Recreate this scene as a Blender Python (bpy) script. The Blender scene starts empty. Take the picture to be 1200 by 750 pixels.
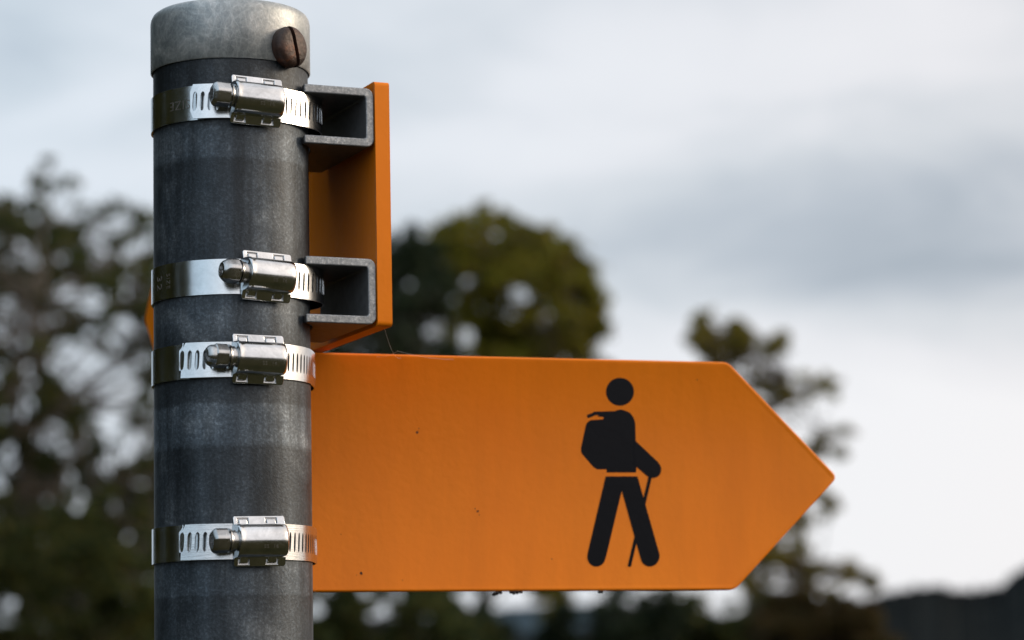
import bpy, bmesh, math, random
import numpy as np
from mathutils import Vector, Matrix, noise as mnoise

R = math.radians
SC = bpy.context.scene
COL = SC.collection
random.seed(7)
MMU = 0.001

# ------------------------------------------------------------------ camera frame
F_PX, PITCH, ROLL = 3300.0, R(8.0), R(1.15)
CAM = Vector((0, 0, 1.70))
FW = Vector((0, math.cos(PITCH), math.sin(PITCH)))
R0 = Vector((1, 0, 0)); U0 = Vector((0, -math.sin(PITCH), math.cos(PITCH)))
RT = R0 * math.cos(ROLL) - U0 * math.sin(ROLL)
UP = R0 * math.sin(ROLL) + U0 * math.cos(ROLL)

def ray(px, py):
    return (FW * F_PX + RT * (px - 600) - UP * (py - 375)).normalized()
def hit(px, py, p0, n):
    d = ray(px, py)
    return CAM + d * ((p0 - CAM).dot(n) / d.dot(n))
def project(p):
    v = p - CAM; z = v.dot(FW)
    return (600 + F_PX * v.dot(RT) / z, 375 - F_PX * v.dot(UP) / z)
def at_depth(px, py, Y):
    d = ray(px, py)
    return CAM + d * (Y / d.y)

cam_d = bpy.data.cameras.new('camera')
cam = bpy.data.objects.new('camera', cam_d); COL.objects.link(cam)
m = Matrix((RT, UP, -FW)).transposed().to_4x4(); m.translation = CAM
cam.matrix_world = m
cam_d.sensor_width = 36; cam_d.lens = 36 * F_PX / 1200
cam_d.clip_start = 0.05; cam_d.clip_end = 9000
cam_d.dof.use_dof = True; cam_d.dof.focus_distance = 1.062
cam_d.dof.aperture_fstop = 12.6; cam_d.dof.aperture_blades = 0
SC.camera = cam

# ------------------------------------------------------------------ helpers
def tag(o, label=None, cat=None, group=None, kind=None):
    if label: o['label'] = label
    if cat: o['category'] = cat
    if group: o['group'] = group
    if kind: o['kind'] = kind
    return o
def empty(name, loc=(0, 0, 0), rz=0.0):
    o = bpy.data.objects.new(name, None); COL.objects.link(o)
    o.empty_display_size = 0.02
    o.location = loc; o.rotation_euler = (0, 0, rz)
    return o
def mesh_obj(name, bm, mat, parent=None, smooth=30):
    bmesh.ops.recalc_face_normals(bm, faces=bm.faces[:])
    me = bpy.data.meshes.new(name); bm.to_mesh(me); bm.free()
    return link_mesh(name, me, mat, parent, smooth)
def link_mesh(name, me, mat, parent=None, smooth=30):
    me.materials.append(mat)
    if smooth:
        me.polygons.foreach_set('use_smooth', [True] * len(me.polygons))
        try: me.set_sharp_from_angle(angle=R(smooth))
        except Exception: pass
    o = bpy.data.objects.new(name, me); COL.objects.link(o)
    if parent: o.parent = parent
    return o
def bevel(o, w, seg=2, ang=35):
    b = o.modifiers.new('bevel', 'BEVEL'); b.width = w; b.segments = seg
    b.limit_method = 'ANGLE'; b.angle_limit = R(ang); b.harden_normals = False
    return o
def loft(bm, rings, cap=True):
    vs = [[bm.verts.new(p) for p in r] for r in rings]
    n = len(vs[0])
    for a, b in zip(vs[:-1], vs[1:]):
        for i in range(n):
            j = (i + 1) % n
            bm.faces.new((a[i], a[j], b[j], b[i]))
    if cap:
        bm.faces.new(vs[0][::-1]); bm.faces.new(vs[-1])
def lathe(bm, prof, n=96, cx=0, cy=0, cap=False):
    """prof: list of (r,z); closed by caps if asked"""
    rings = []
    for r, z in prof:
        rings.append([(cx + r * math.cos(2 * math.pi * i / n), cy + r * math.sin(2 * math.pi * i / n), z) for i in range(n)])
    loft(bm, rings, cap)
def prism(bm, pts, f, h0, h1):
    a = [bm.verts.new(f(x, y, h0)) for x, y in pts]
    b = [bm.verts.new(f(x, y, h1)) for x, y in pts]
    n = len(pts)
    for i in range(n):
        j = (i + 1) % n
        bm.faces.new((a[i], a[j], b[j], b[i]))
    bm.faces.new(a[::-1]); bm.faces.new(b)
def box(bm, f, x0, x1, y0, y1, z0, z1):
    prism(bm, [(x0, y0), (x1, y0), (x1, y1), (x0, y1)], f, z0, z1)
def round_poly(pts, rads, seg=5):
    out = []
    n = len(pts)
    for i in range(n):
        p0 = Vector(pts[i - 1]); p = Vector(pts[i]); p1 = Vector(pts[(i + 1) % n])
        r = rads[i] if hasattr(rads, '__len__') else rads
        if r <= 0: out.append(tuple(p)); continue
        a = (p0 - p); b = (p1 - p)
        d = min(r, a.length * .48, b.length * .48)
        A = p + a.normalized() * d; B = p + b.normalized() * d
        for k in range(seg + 1):
            t = k / seg
            q = A * (1 - t) ** 2 + p * 2 * t * (1 - t) + B * t * t
            out.append(tuple(q))
    return out
def sheet(bm, cols, rows, skip, pos, f, t):
    """grid sheet with openings. pos(i,j)->(u,v); f(u,v,h)->xyz; skip(i,j) True for a missing cell"""
    nc, nr = len(cols), len(rows)
    lo, hi = {}, {}
    def V(d, i, j, h):
        k = (i, j)
        if k not in d:
            u, v = pos(i, j); d[k] = bm.verts.new(f(u, v, h))
        return d[k]
    cells = {(i, j) for i in range(nc - 1) for j in range(nr - 1) if not skip(i, j)}
    for (i, j) in cells:
        q = [(i, j), (i + 1, j), (i + 1, j + 1), (i, j + 1)]
        bm.faces.new([V(hi, a, b, t) for a, b in q])
        bm.faces.new([V(lo, a, b, 0) for a, b in q][::-1])
        for (di, dj), (a, b) in (((0, -1), (q[0], q[1])), ((1, 0), (q[1], q[2])), ((0, 1), (q[2], q[3])), ((-1, 0), (q[3], q[0]))):
            if (i + di, j + dj) not in cells:
                bm.faces.new((V(lo, *a, 0), V(lo, *b, 0), V(hi, *b, t), V(hi, *a, t)))
def tube(bm, pts, rads, n=7):
    rings = []
    for k, p in enumerate(pts):
        p = Vector(p)
        d = Vector(pts[min(k + 1, len(pts) - 1)]) - Vector(pts[max(k - 1, 0)])
        d.normalize()
        a = d.orthogonal().normalized() if abs(d.z) > .9 else d.cross(Vector((0, 0, 1))).normalized()
        b = d.cross(a)
        rings.append([p + (a * math.cos(2 * math.pi * i / n) + b * math.sin(2 * math.pi * i / n)) * rads[k] for i in range(n)])
    loft(bm, rings)

# ------------------------------------------------------------------ materials
class NT:
    def __init__(s, name):
        s.m = bpy.data.materials.new(name); s.m.use_nodes = True
        s.t = s.m.node_tree; s.b = s.t.nodes['Principled BSDF']; s.out = s.t.nodes['Material Output']
    def n(s, ty, **k):
        x = s.t.nodes.new(ty)
        for a, v in k.items(): setattr(x, a, v)
        return x
    def l(s, a, b): s.t.links.new(a, b)
    def coord(s, scale=(1, 1, 1), kind='Object'):
        tc = s.n('ShaderNodeTexCoord'); mp = s.n('ShaderNodeMapping'); mp.inputs['Scale'].default_value = scale
        s.l(tc.outputs[kind], mp.inputs['Vector']); return mp.outputs['Vector']
    def noise(s, vec, scale, detail=4, rough=.55, dist=0):
        x = s.n('ShaderNodeTexNoise'); x.inputs['Scale'].default_value = scale; x.inputs['Detail'].default_value = detail
        x.inputs['Roughness'].default_value = rough; x.inputs['Distortion'].default_value = dist
        s.l(vec, x.inputs['Vector']); return x.outputs['Fac']
    def ramp(s, fac, stops, interp='LINEAR'):
        x = s.n('ShaderNodeValToRGB'); r = x.color_ramp; r.interpolation = interp
        while len(r.elements) < len(stops): r.elements.new(.5)
        for e, (p, c) in zip(r.elements, stops):
            e.position = p; e.color = (*c, 1) if hasattr(c, '__len__') else (c, c, c, 1)
        s.l(fac, x.inputs['Fac']); return x.outputs['Color']
    def mix(s, fac, a, b, mode='MIX'):
        x = s.n('ShaderNodeMix', data_type='RGBA', blend_type=mode)
        for sock, v in ((x.inputs[0], fac), (x.inputs[6], a), (x.inputs[7], b)):
            if isinstance(v, (int, float)): sock.default_value = v
            elif isinstance(v, tuple): sock.default_value = (*v, 1)
            else: s.l(v, sock)
        return x.outputs[2]
    def math(s, op, a, b=0.0, c=None):
        x = s.n('ShaderNodeMath', operation=op)
        for i, v in enumerate((a, b) if c is None else (a, b, c)):
            if isinstance(v, (int, float)): x.inputs[i].default_value = v
            else: s.l(v, x.inputs[i])
        return x.outputs[0]
    def bump(s, h, strength, dist=.0002, normal=None):
        x = s.n('ShaderNodeBump'); x.inputs['Strength'].default_value = strength; x.inputs['Distance'].default_value = dist
        s.l(h, x.inputs['Height'])
        if normal: s.l(normal, x.inputs['Normal'])
        s.l(x.outputs['Normal'], s.b.inputs['Normal']); return x.outputs['Normal']
    def set(s, **k):
        for a, v in k.items():
            sock = s.b.inputs[a.replace('_', ' ')]
            if isinstance(v, (int, float)): sock.default_value = v
            elif isinstance(v, tuple): sock.default_value = (*v, 1)
            else: s.l(v, sock)
        return s

def mat_orange():
    s = NT('orange_paint'); v = s.coord()
    big = s.noise(v, 14, 3); fine = s.noise(v, 330, 2, .5, .3)
    base = s.ramp(big, [(.3, (.73, .182, .0060)), (.7, (.77, .205, .0072))])
    fade = s.noise(s.coord((1, 1, .18)), 55, 5, .7)
    base = s.mix(.5, base, s.ramp(fade, [(.32, .86), (.6, 1.04)]), 'MULTIPLY')
    vo = s.n('ShaderNodeTexVoronoi'); vo.inputs['Scale'].default_value = 75; s.l(v, vo.inputs['Vector'])
    sp_ = s.n('ShaderNodeSeparateColor'); s.l(vo.outputs['Color'], sp_.inputs[0])
    gate = s.math('MULTIPLY', s.math('LESS_THAN', vo.outputs['Distance'], s.math('MULTIPLY', sp_.outputs[1], .022)), s.math('GREATER_THAN', sp_.outputs[0], .80))
    base = s.mix(s.math('MULTIPLY', gate, .8), base, (.05, .025, .012))
    spk = s.ramp(s.noise(v, 900, 1), [(.0, 1.0), (.28, 1.0), (.30, 1.0), (1, 1.0)])
    s.set(Base_Color=base, Roughness=s.math('MULTIPLY_ADD', big, .12, .34), Metallic=0.0)
    s.b.inputs['Specular IOR Level'].default_value = .17
    s.bump(s.math('MULTIPLY', fine, s.math('MULTIPLY_ADD', big, 1.2, .1)), .30, .00045)
    return s.m
def mat_black():
    s = NT('black_vinyl'); v = s.coord()
    s.set(Base_Color=(.003, .004, .007), Roughness=.5); s.b.inputs['Specular IOR Level'].default_value = .10
    s.bump(s.noise(v, 330, 2), .3, .0003); return s.m
def mat_pole(z_stains):
    s = NT('weathered_galvanised_steel')
    v = s.coord(); tc = s.n('ShaderNodeTexCoord'); sep = s.n('ShaderNodeSeparateXYZ'); s.l(tc.outputs['Object'], sep.inputs[0])
    wob = s.noise(s.coord((1, 1, .3)), 45, 3)
    z = s.math('ADD', sep.outputs['Z'], s.math('MULTIPLY_ADD', wob, .0030, -.0015))
    # rings left by clamps that were moved: piecewise along the height
    zmin, zmax = z_stains[0][0], z_stains[-1][0]
    fac = s.math('DIVIDE', s.math('SUBTRACT', z, zmin), zmax - zmin)
    rings = s.ramp(fac, [((zz - zmin) / (zmax - zmin), c) for zz, c in z_stains])
    streak = s.noise(s.coord((1, 1, .06)), 160, 5, .65)
    blot = s.noise(v, 38, 6, .65, .4); grain = s.noise(v, 900, 2, .7)
    g = s.ramp(blot, [(.30, (.024, .033, .043)), (.52, (.053, .066, .080)), (.72, (.14, .158, .175))])
    g = s.mix(.75, g, s.ramp(streak, [(.34, .35), (.5, .95), (.66, 1.5)]), 'MULTIPLY')
    g = s.mix(.5, g, s.ramp(grain, [(.3, .35), (.52, .95), (.70, 2.4)]), 'MULTIPLY')
    g = s.mix(1.0, g, rings, 'MULTIPLY')
    s.set(Base_Color=g, Metallic=.35, Roughness=s.ramp(blot, [(.3, .42), (.7, .58)]))
    s.bump(s.math('ADD', grain, s.math('MULTIPLY', blot, .5)), .35, .0003); return s.m
def mat_cap():
    s = NT('cast_aluminium_cap'); v = s.coord()
    blot = s.noise(v, 60, 8, .7, .8); grain = s.noise(v, 700, 3, .7)
    vor = s.n('ShaderNodeTexVoronoi', feature='DISTANCE_TO_EDGE'); vor.inputs['Scale'].default_value = 420
    s.l(s.coord((1, 1, .6)), vor.inputs['Vector'])
    g = s.ramp(blot, [(.32, (.20, .225, .235)), (.5, (.36, .38, .385)), (.68, (.60, .595, .58))])
    g = s.mix(.30, g, s.ramp(grain, [(.3, .6), (.7, 1.4)]), 'MULTIPLY')
    g = s.mix(.18, g, s.ramp(vor.outputs['Distance'], [(0, 1.8), (.12, .8)]), 'MULTIPLY')
    s.set(Base_Color=g, Metallic=.6, Roughness=s.ramp(blot, [(.3, .42), (.7, .55)]))
    s.bump(s.math('ADD', grain, blot), .3, .0003); return s.m
def mat_steel(name, base, rough, rscale=(1, 1, 30), grime=.35):
    s = NT(name); v = s.coord()
    oi = s.n('ShaderNodeObjectInfo'); off = s.n('ShaderNodeVectorMath', operation='ADD'); s.l(v, off.inputs[0]); s.l(oi.outputs['Random'], off.inputs[1])
    br = s.noise(s.coord(rscale), 120, 3); dirt = s.noise(off.outputs[0], 95, 6, .7, .5)
    c = s.mix(grime, base, s.ramp(dirt, [(.35, .35), (.62, 1.0)]), 'MULTIPLY')
    s.set(Base_Color=c, Metallic=1.0, Roughness=s.math('MULTIPLY_ADD', dirt, .16, rough - .06))
    s.bump(s.math('ADD', br, s.math('MULTIPLY', dirt, 1.2)), .10, .0002); return s.m
def mat_bracket():
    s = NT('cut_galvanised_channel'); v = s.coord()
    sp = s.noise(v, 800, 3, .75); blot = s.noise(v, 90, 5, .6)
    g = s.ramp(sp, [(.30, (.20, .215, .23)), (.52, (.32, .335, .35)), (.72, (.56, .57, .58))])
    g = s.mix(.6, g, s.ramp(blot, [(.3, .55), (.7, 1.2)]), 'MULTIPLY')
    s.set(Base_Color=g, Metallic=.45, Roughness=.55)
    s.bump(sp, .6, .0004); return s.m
def mat_rust():
    s = NT('rusted_iron'); v = s.coord()
    a = s.noise(v, 160, 6, .65, .6); b = s.noise(v, 700, 3)
    g = s.ramp(a, [(.3, (.022, .014, .011)), (.55, (.055, .026, .017)), (.72, (.16, .055, .022))])
    g = s.mix(.5, g, s.ramp(b, [(.3, .5), (.7, 1.4)]), 'MULTIPLY')
    s.set(Base_Color=g, Metallic=.25, Roughness=.5)
    s.bump(s.math('ADD', a, b), .6, .0005); return s.m
def mat_plain(name, c, rough=.6, metal=0.0):
    s = NT(name); v = s.coord()
    s.set(Base_Color=s.mix(.5, c, s.ramp(s.noise(v, 300, 3), [(.3, .6), (.7, 1.3)]), 'MULTIPLY'), Roughness=rough, Metallic=metal)
    return s.m
def mat_leaf(name, cols):
    s = NT(name); g = s.n('ShaderNodeNewGeometry')
    n = len(cols)
    c = s.ramp(g.outputs['Random Per Island'], [((i + .5) / n, k) for i, k in enumerate(cols)])
    big = s.noise(s.coord((1, 1, 1)), .9, 3)
    c = s.mix(.8, c, s.ramp(big, [(.35, .55), (.65, 1.3)]), 'MULTIPLY')
    s.set(Base_Color=c, Roughness=.65); s.b.inputs['Specular IOR Level'].default_value = .15
    tr = s.n('ShaderNodeBsdfTranslucent'); s.l(c, tr.inputs['Color'])
    mx = s.n('ShaderNodeMixShader'); mx.inputs[0].default_value = .48
    s.l(s.b.outputs[0], mx.inputs[1]); s.l(tr.outputs[0], mx.inputs[2]); s.l(mx.outputs[0], s.out.inputs['Surface'])
    return s.m
def mat_ground(name, cols, scale):
    s = NT(name); v = s.coord()
    s.set(Base_Color=s.ramp(s.noise(v, scale, 8, .65), [(.3, cols[0]), (.7, cols[1])]), Roughness=.9); s.b.inputs['Specular IOR Level'].default_value = 0; return s.m

ORANGE = mat_orange(); BLACK = mat_black(); CAPM = mat_cap()
BAND = mat_steel('stainless_band', (.70, .715, .73), .17, (1, 1, 30), .28)
HOUS = mat_steel('stainless_housing', (.70, .725, .75), .15, (1, 1, 1), .45)
SCREWM = mat_steel('zinc_screw', (.60, .60, .60), .24, (1, 1, 1), .6)
TEXTM = mat_plain('stamped_letters', (.17, .155, .13), .5, .5)
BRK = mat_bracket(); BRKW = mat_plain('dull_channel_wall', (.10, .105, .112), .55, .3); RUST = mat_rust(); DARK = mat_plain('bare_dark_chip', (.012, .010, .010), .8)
BARK = mat_plain('bark', (.075, .06, .045), .9)
SILK = mat_plain('spider_silk', (.7, .7, .7), .3)

# ------------------------------------------------------------------ the post
RP = 30.0                         # pole radius in mm
Yp = 1.074
AX = at_depth(272, 375, Yp)
PX, PY = AX.x, AX.y
POLE = Vector((PX, PY, 0))
tc_ = Vector((-PX, -PY, 0)).normalized()           # from the pole towards the viewer
ALPHA = math.atan2(tc_.x, -tc_.y)
print('PX', PX, PY, math.degrees(ALPHA), 'edges', project(Vector((PX - .030, PY, AX.z))), project(Vector((PX + .030, PY, AX.z))))
def z_at(px, py, n=RP):
    return hit(px, py, POLE + tc_ * n * MMU, tc_).z
def cyl(phi, r, z):               # pole-local coordinates (x right, -y to the viewer), r in mm, z in m
    return Vector((r * MMU * math.sin(phi), -r * MMU * math.cos(phi), z))

z_capbot = z_at(265, 67, 31)
z_captop = z_at(272, -4, 30)
print('cap', z_capbot, z_captop)
post = empty('sign_post', (PX, PY, 0), ALPHA)
tag(post, 'round dark grey weathered steel post carrying both orange arrow signs', 'post')
stops = [(z_at(272, 760), .9), (z_at(272, 699), .75), (z_at(272, 696), 1.3), (z_at(272, 664), 1.2), (z_at(272, 650), .8),
         (z_at(272, 600), .85), (z_at(272, 524), .72), (z_at(272, 518), 1.7), (z_at(272, 474), 1.45), (z_at(272, 470), .70),
         (z_at(272, 400), .70), (z_at(272, 372), 1.25), (z_at(272, 350), 1.1), (z_at(272, 300), .85), (z_at(272, 230), .95), (z_at(272, 186), .68),
         (z_at(272, 181), 1.35), (z_at(272, 150), 1.15), (z_at(272, 138), .55), (z_at(272, 66), .45)]
POLEM = mat_pole([(z, c) for z, c in stops])
bm = bmesh.new()
lathe(bm, [(RP * MMU, 0.0), (RP * MMU, .6), (RP * MMU, 1.2), (RP * MMU, z_captop - .004), (.0272, z_captop - .004), (.0272, 0.0)], 128)
# close bottom ring
ve = [v for v in bm.verts if abs(v.co.z) < 1e-6]
mesh_obj('post_tube', bm, POLEM, post)
bm = bmesh.new()
co = 31.0
prof = [(30.15, z_capbot + .0006)]
prof = [(x * MMU, z) for x, z in [(30.25, z_captop - .006), (30.25, z_capbot + .0002), (30.6, z_capbot), (co, z_capbot + .0004), (co, z_captop - .0042), (co - .25, z_captop - .0028),
        (co - 1.0, z_captop - .0013), (co - 2.2, z_captop - .0004), (co - 4, z_captop), (12, z_captop + .0022), (.3, z_captop + .0028)]]
lathe(bm, prof, 128, cap=True)
cap = mesh_obj('end_cap', bm, CAPM, post, 50)

# rusty slotted screw in the cap
def frame_on(phi, r, z, tilt=0.0):
    N = Vector((math.sin(phi), -math.cos(phi), 0)); T = Vector((math.cos(phi), math.sin(phi), 0)); Z = Vector((0, 0, 1))
    T2 = T * math.cos(tilt) + Z * math.sin(tilt); Z2 = Z * math.cos(tilt) - T * math.sin(tilt)
    o = Vector((0, 0, z))
    return lambda t, zz, n: o + (T2 * t + Z2 * zz + N * (r + n)) * MMU
phs = R(44)
zs = z_at(341, 50.5, 30)
f = frame_on(phs, 31.0, zs, R(15))
bm = bmesh.new(); rings = []
hs = 7.8
half = []
# two half-domes either side of a real slot
for sgn in (-1, 1):
    sl = .95
    layers = [(-.6, .97), (1.4, 1.0), (2.4, 1.0), (3.3, .95), (4.0, .87), (4.5, .74), (4.8, .5)]
    rs = []
    for n_, k in layers:
        rr = hs * k; a0 = math.acos(min(.98, sl / rr)); pts = []
        for i in range(25):
            a = -a0 + 2 * a0 * i / 24
            pts.append(f(sgn * rr * math.cos(a), rr * math.sin(a) * 1.03, n_))
        rs.append(pts if sgn > 0 else pts[::-1])
    loft(bm, rs)
lathe_pts = []
box(bm, lambda x, y, z: f(x, y, z), -1.0, 1.0, -hs * .93, hs * .93, -.5, 2.6)
scr = mesh_obj('set_screw', bm, RUST, cap, 40)
# shank into the cap so the head sits on something
bm = bmesh.new(); loft(bm, [[f(3.5 * math.cos(a), 3.5 * math.sin(a), n_) for a in [i * math.pi / 12 for i in range(24)]] for n_ in (-3.0, -.4)])
mesh_obj('screw_shank', bm, RUST, scr)

# ------------------------------------------------------------------ hose clamps
def text_mesh(body, size, place, name, mat, parent, rot=0.0):
    """letters as slightly raised strokes laid on a curved band; place(u, v, h)->xyz in mm"""
    cu = bpy.data.curves.new('t', 'FONT'); cu.body = body; cu.size = size; cu.extrude = .045
    cu.align_x = 'CENTER'; cu.align_y = 'CENTER'; cu.offset = -size * .018; cu.space_character = 1.15
    to = bpy.data.objects.new('t', cu); COL.objects.link(to)
    dg = bpy.context.evaluated_depsgraph_get()
    me = bpy.data.meshes.new_from_object(to.evaluated_get(dg))
    COL.objects.unlink(to); bpy.data.objects.remove(to)
    c, s_ = math.cos(rot), math.sin(rot)
    for v in me.vertices:
        x, y, z = v.co
        v.co = place(x * c - y * s_, x * s_ + y * c, z + .045)
    me.name = name
    return link_mesh(name, me, mat, parent, 0)

ROWS = [-1, -.56, -.53, -.47, -.35, -.18, 0, .18, .35, .47, .53, .56, 1]
PROF = [0, 0, .42, .75, .95, 1, 1, 1, .95, .75, .42, 0, 0]
def band_part(name, u0, u1, slots, width, rfun, parent, slant=.12, thick=.62, corner=0.0, tilt=0.0, w_slot=.50):
    """u in radians. slots: list of slot centres (radians)."""
    cols = []
    hw = width / 2
    sw = w_slot / 31.0
    items = []
    u = u0; sl = sorted(slots)
    step = R(3.0)
    marks = [u0]
    for s_ in sl:
        while s_ - sw * 2.2 - marks[-1] > step * 1.5: marks.append(marks[-1] + step)
        marks.append(('L', s_)); marks.append(('R', s_))
        marks_last = s_ + sw
        marks.append(s_ + sw * 2.2)
    while u1 - marks[-1] > step * 1.5: marks.append(marks[-1] + step)
    marks.append(u1)
    ss = (u0, u1)
    def pos(i, j):
        mk = marks[i]; v = ROWS[j] * hw
        if isinstance(mk, tuple):
            c = mk[1]; w = sw * PROF[j]
            if PROF[j] == 0: w = sw * .12
            uu = c + (w if mk[0] == 'R' else -w)
        else: uu = mk
        k = 1.0
        if sl:
            lo, hi = sl[0], sl[-1]
            k = 1.0 if lo - sw * 3 <= uu <= hi + sw * 3 else 0.0
        if i == 0 or i == len(marks) - 1: k = 0
        if abs(ROWS[j]) == 1: v0 = v
        uu2 = uu + k * slant * (ROWS[j] * hw) / 31.0 * .5
        if corner and i == 0 and abs(ROWS[j]) == 1:
            uu2 += corner / 31.0
        return uu2, v
    def skip(i, j):
        return isinstance(marks[i], tuple) and marks[i][0] == 'L' and 1 <= j < len(ROWS) - 2
    bm = bmesh.new()
    def f(u, v, h):
        p = cyl(u, rfun(u) + h, 0)
        p.z = v * MMU + math.sin(u) * tilt * .03
        return p
    sheet(bm, marks, ROWS, skip, pos, f, thick)
    return mesh_obj(name, bm, BAND, parent, 35)

def make_clamp(z, phh, label, tail=None, bulge=None, bulge_w=R(45), bulge_amp=5.0, head='hex', head_t=(-19, -10), tilt=0.0, slots_right=16, dz=0, tail_n=3, tail_corner=1.2, ring_tilt=0.0, first=None):
    root = empty('hose_clamp', (PX, PY, z), ALPHA)
    tag(root, label, 'hose clamp', 'worm drive hose clamps holding the signs to the post')
    def rfun(u):
        r = 30.25
        if bulge is not None:
            d = abs((u - bulge + math.pi) % (2 * math.pi) - math.pi)
            if d < bulge_w: r += bulge_amp * (.5 + .5 * math.cos(math.pi * d / bulge_w))
        return r
    pitch = R(4.6)
    st = phh + R(17)
    slots = [st + pitch * k for k in range(slots_right)]
    width = 13.3
    b = band_part('band', phh + R(2), phh + 2 * math.pi - R(2), slots, width, rfun, root, tilt=ring_tilt)
    if tail is not None:
        def rt(u):
            k = max(0.0, (phh - R(8) - u) / R(50))
            return 31.1 + 3.6 * k * k
        pt = R(5.0)
        sl = [tail + R(1.8 if tail_corner > 1.5 else 3.0) + pt * k for k in range(tail_n + 2)]
        t = band_part('band_tail', tail, phh + R(4), sl, width - .1, rt, root, corner=tail_corner, w_slot=.80, tilt=ring_tilt)
    # housing ------------------------------------------------------------
    f = frame_on(phh, 31.6, 0, tilt)
    L0, L1 = -9.9, 10.1
    bm = bmesh.new()
    def section(t, sc=1.0, drop=0.0):
        pts = []
        w = 6.3 * (1 - (1 - sc) * .5); H = 9.6 * sc - drop
        prof = [(-w, -.2), (-w, H * .35), (-w * .985, H * .5)]
        for k in range(1, 12):
            a = math.pi - math.pi * k / 12
            prof.append((w * math.cos(a) * .985, H * .5 + H * .5 * math.sin(a)))
        prof += [(w * .985, H * .5), (w, H * .35), (w, -.2)]
        return [f(t, z_, n_) for z_, n_ in prof]
    secs = [section(L0, .94), section(L0 + .5, 1.0), section(L0 + 1.2, 1.0), section(L0 + 1.8, .955), section(L0 + 3, .96), section(6.5, .96), section(8.2, .93), section(9.2, .85), section(9.9, .68), section(10.2, .4)]
    loft(bm, secs)
    h = mesh_obj('housing', bm, HOUS, root, 45)
    # flanges with openings and the folded tabs in them
    for sg in (1, -1):
        us = [L0, -8.4, -4.0, 2.4, 7.0, L1 - .1]; vs = [5.9, 6.6, 8.6, 9.35]
        bm = bmesh.new()
        def pos(i, j):
            u, v = us[i], vs[j]
            if j == 3 and i == 0: u += .5
            if j == 3 and i == len(us) - 1: u -= .5
            return u, v
        sheet(bm, us, vs, lambda i, j: j == 1 and i in (1, 3), pos, lambda u, v, hh: f(u, sg * v, hh + .75 - (v - 5.9) * .30), .95)
        fl = bevel(mesh_obj('flange', bm, HOUS, h, 30), .00018, 2)
        bm = bmesh.new()
        for a, c in ((-7.7, -4.5), (3.0, 6.4)):
            pts = round_poly([(a, 6.2), (c, 6.2), (c, 8.15), (a, 8.15)], .5, 3)
            top = f
            prism(bm, [(x, y * sg) for x, y in pts], lambda u, v, hh: f(u, v, hh - (abs(v) - 6.2) * .30), -.2, 1.65)
        tb = bevel(mesh_obj('folded_tab', bm, HOUS, fl, 30), .00022, 2)
    # base strap under the housing, gives the dark gap its floor
    bm = bmesh.new(); box(bm, f, L0 + .4, L1 - .4, -9.0, 9.0, -.55, .15); mesh_obj('base_strap', bm, SCREWM, h, 30)
    # stamped marks on the barrel
    def on_barrel(u, v, hh):
        a = R(-14) - v / 6.3
        w, H = 6.3 * .97, 9.6 * .96
        zz = -math.sin(-a) * w; n_ = H * .5 + (H * .5) * math.cos(a)
        zz = w * math.sin(-(-a)) 
        return f(u + 2.2, -w * math.sin(R(24) - v / 6.3), H * .5 + (H * .5 + hh) * math.cos(R(24) - v / 6.3))
    text_mesh('SS  16', 2.0, on_barrel, 'stamped_mark', TEXTM, h)
    # screw ----------------------------------------------------------------
    nc = 4.9
    bm = bmesh.new()
    def circ(t, r, k=32): return [f(t, r * math.sin(2 * math.pi * i / k), nc + r * math.cos(2 * math.pi * i / k)) for i in range(k)]
    a, bb = head_t
    loft(bm, [circ(L0 + 1.0, 3.4), circ(L0 - .6, 3.4), circ(L0 - .8, 3.9), circ(bb + .9, 3.95), circ(bb + .5, 4.3), circ(bb - .2, 4.5), circ(bb - .3, 3.5), circ(bb - .8, 3.4)])
    sc = mesh_obj('screw', bm, SCREWM, root, 35)
    bm = bmesh.new()
    def hexr(t, r, cham=0.0, ro=R(12), k=48):
        out = []
        for i in range(k):
            an = 2 * math.pi * i / k
            rr = r / math.cos(((an) % (math.pi / 3)) - math.pi / 6)
            rr = min(rr, r * 1.10) - cham
            out.append(f(t, rr * math.sin(an + ro), nc + rr * math.cos(an + ro)))
        return out
    if head == 'hex':
        loft(bm, [hexr(bb - .7, 4.1, .5), hexr(bb - 1.0, 4.3), hexr(a + 1.4, 4.3), hexr(a + .5, 4.1, .35), hexr(a, 3.2, .2), hexr(a + .05, 2.3, .2), hexr(a + 1.6, 2.2, .2)])
    elif head == 'dome':
        loft(bm, [hexr(bb - .7, 4.0, .4), hexr(bb - 1.0, 4.3), hexr(a + 3.2, 4.35), hexr(a + 1.9, 4.2, .3), circ(a + .9, 3.6, 48), circ(a + .2, 2.9, 48), circ(a, 2.1, 48), circ(a + .1, 1.9, 48), circ(a + 1.2, 1.7, 48)])
    else:   # slotted: crown of the head in two halves around a slot
        loft(bm, [hexr(bb - .7, 4.0, .4), hexr(bb - 1.0, 4.2), hexr(a + 3.6, 4.3), hexr(a + 3.0, 4.1, .2)])
        for sg in (-1, 1):
            rs = []
            for t_, r_ in ((a + 3.1, 4.15), (a + 1.8, 4.1), (a + .7, 3.6), (a, 2.8)):
                a0 = math.acos(.8 / r_); pts = []
                for i in range(19):
                    an = -a0 + 2 * a0 * i / 18
                    yy, nn = sg * r_ * math.cos(an), r_ * math.sin(an)
                    c_, s_ = math.cos(R(35)), math.sin(R(35))
                    pts.append(f(t_, yy * c_ - nn * s_, nc + yy * s_ + nn * c_))
                rs.append(pts)
            loft(bm, rs)
    mesh_obj('screw_head', bm, SCREWM, sc, 30)
    return root, rfun, f, b

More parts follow.
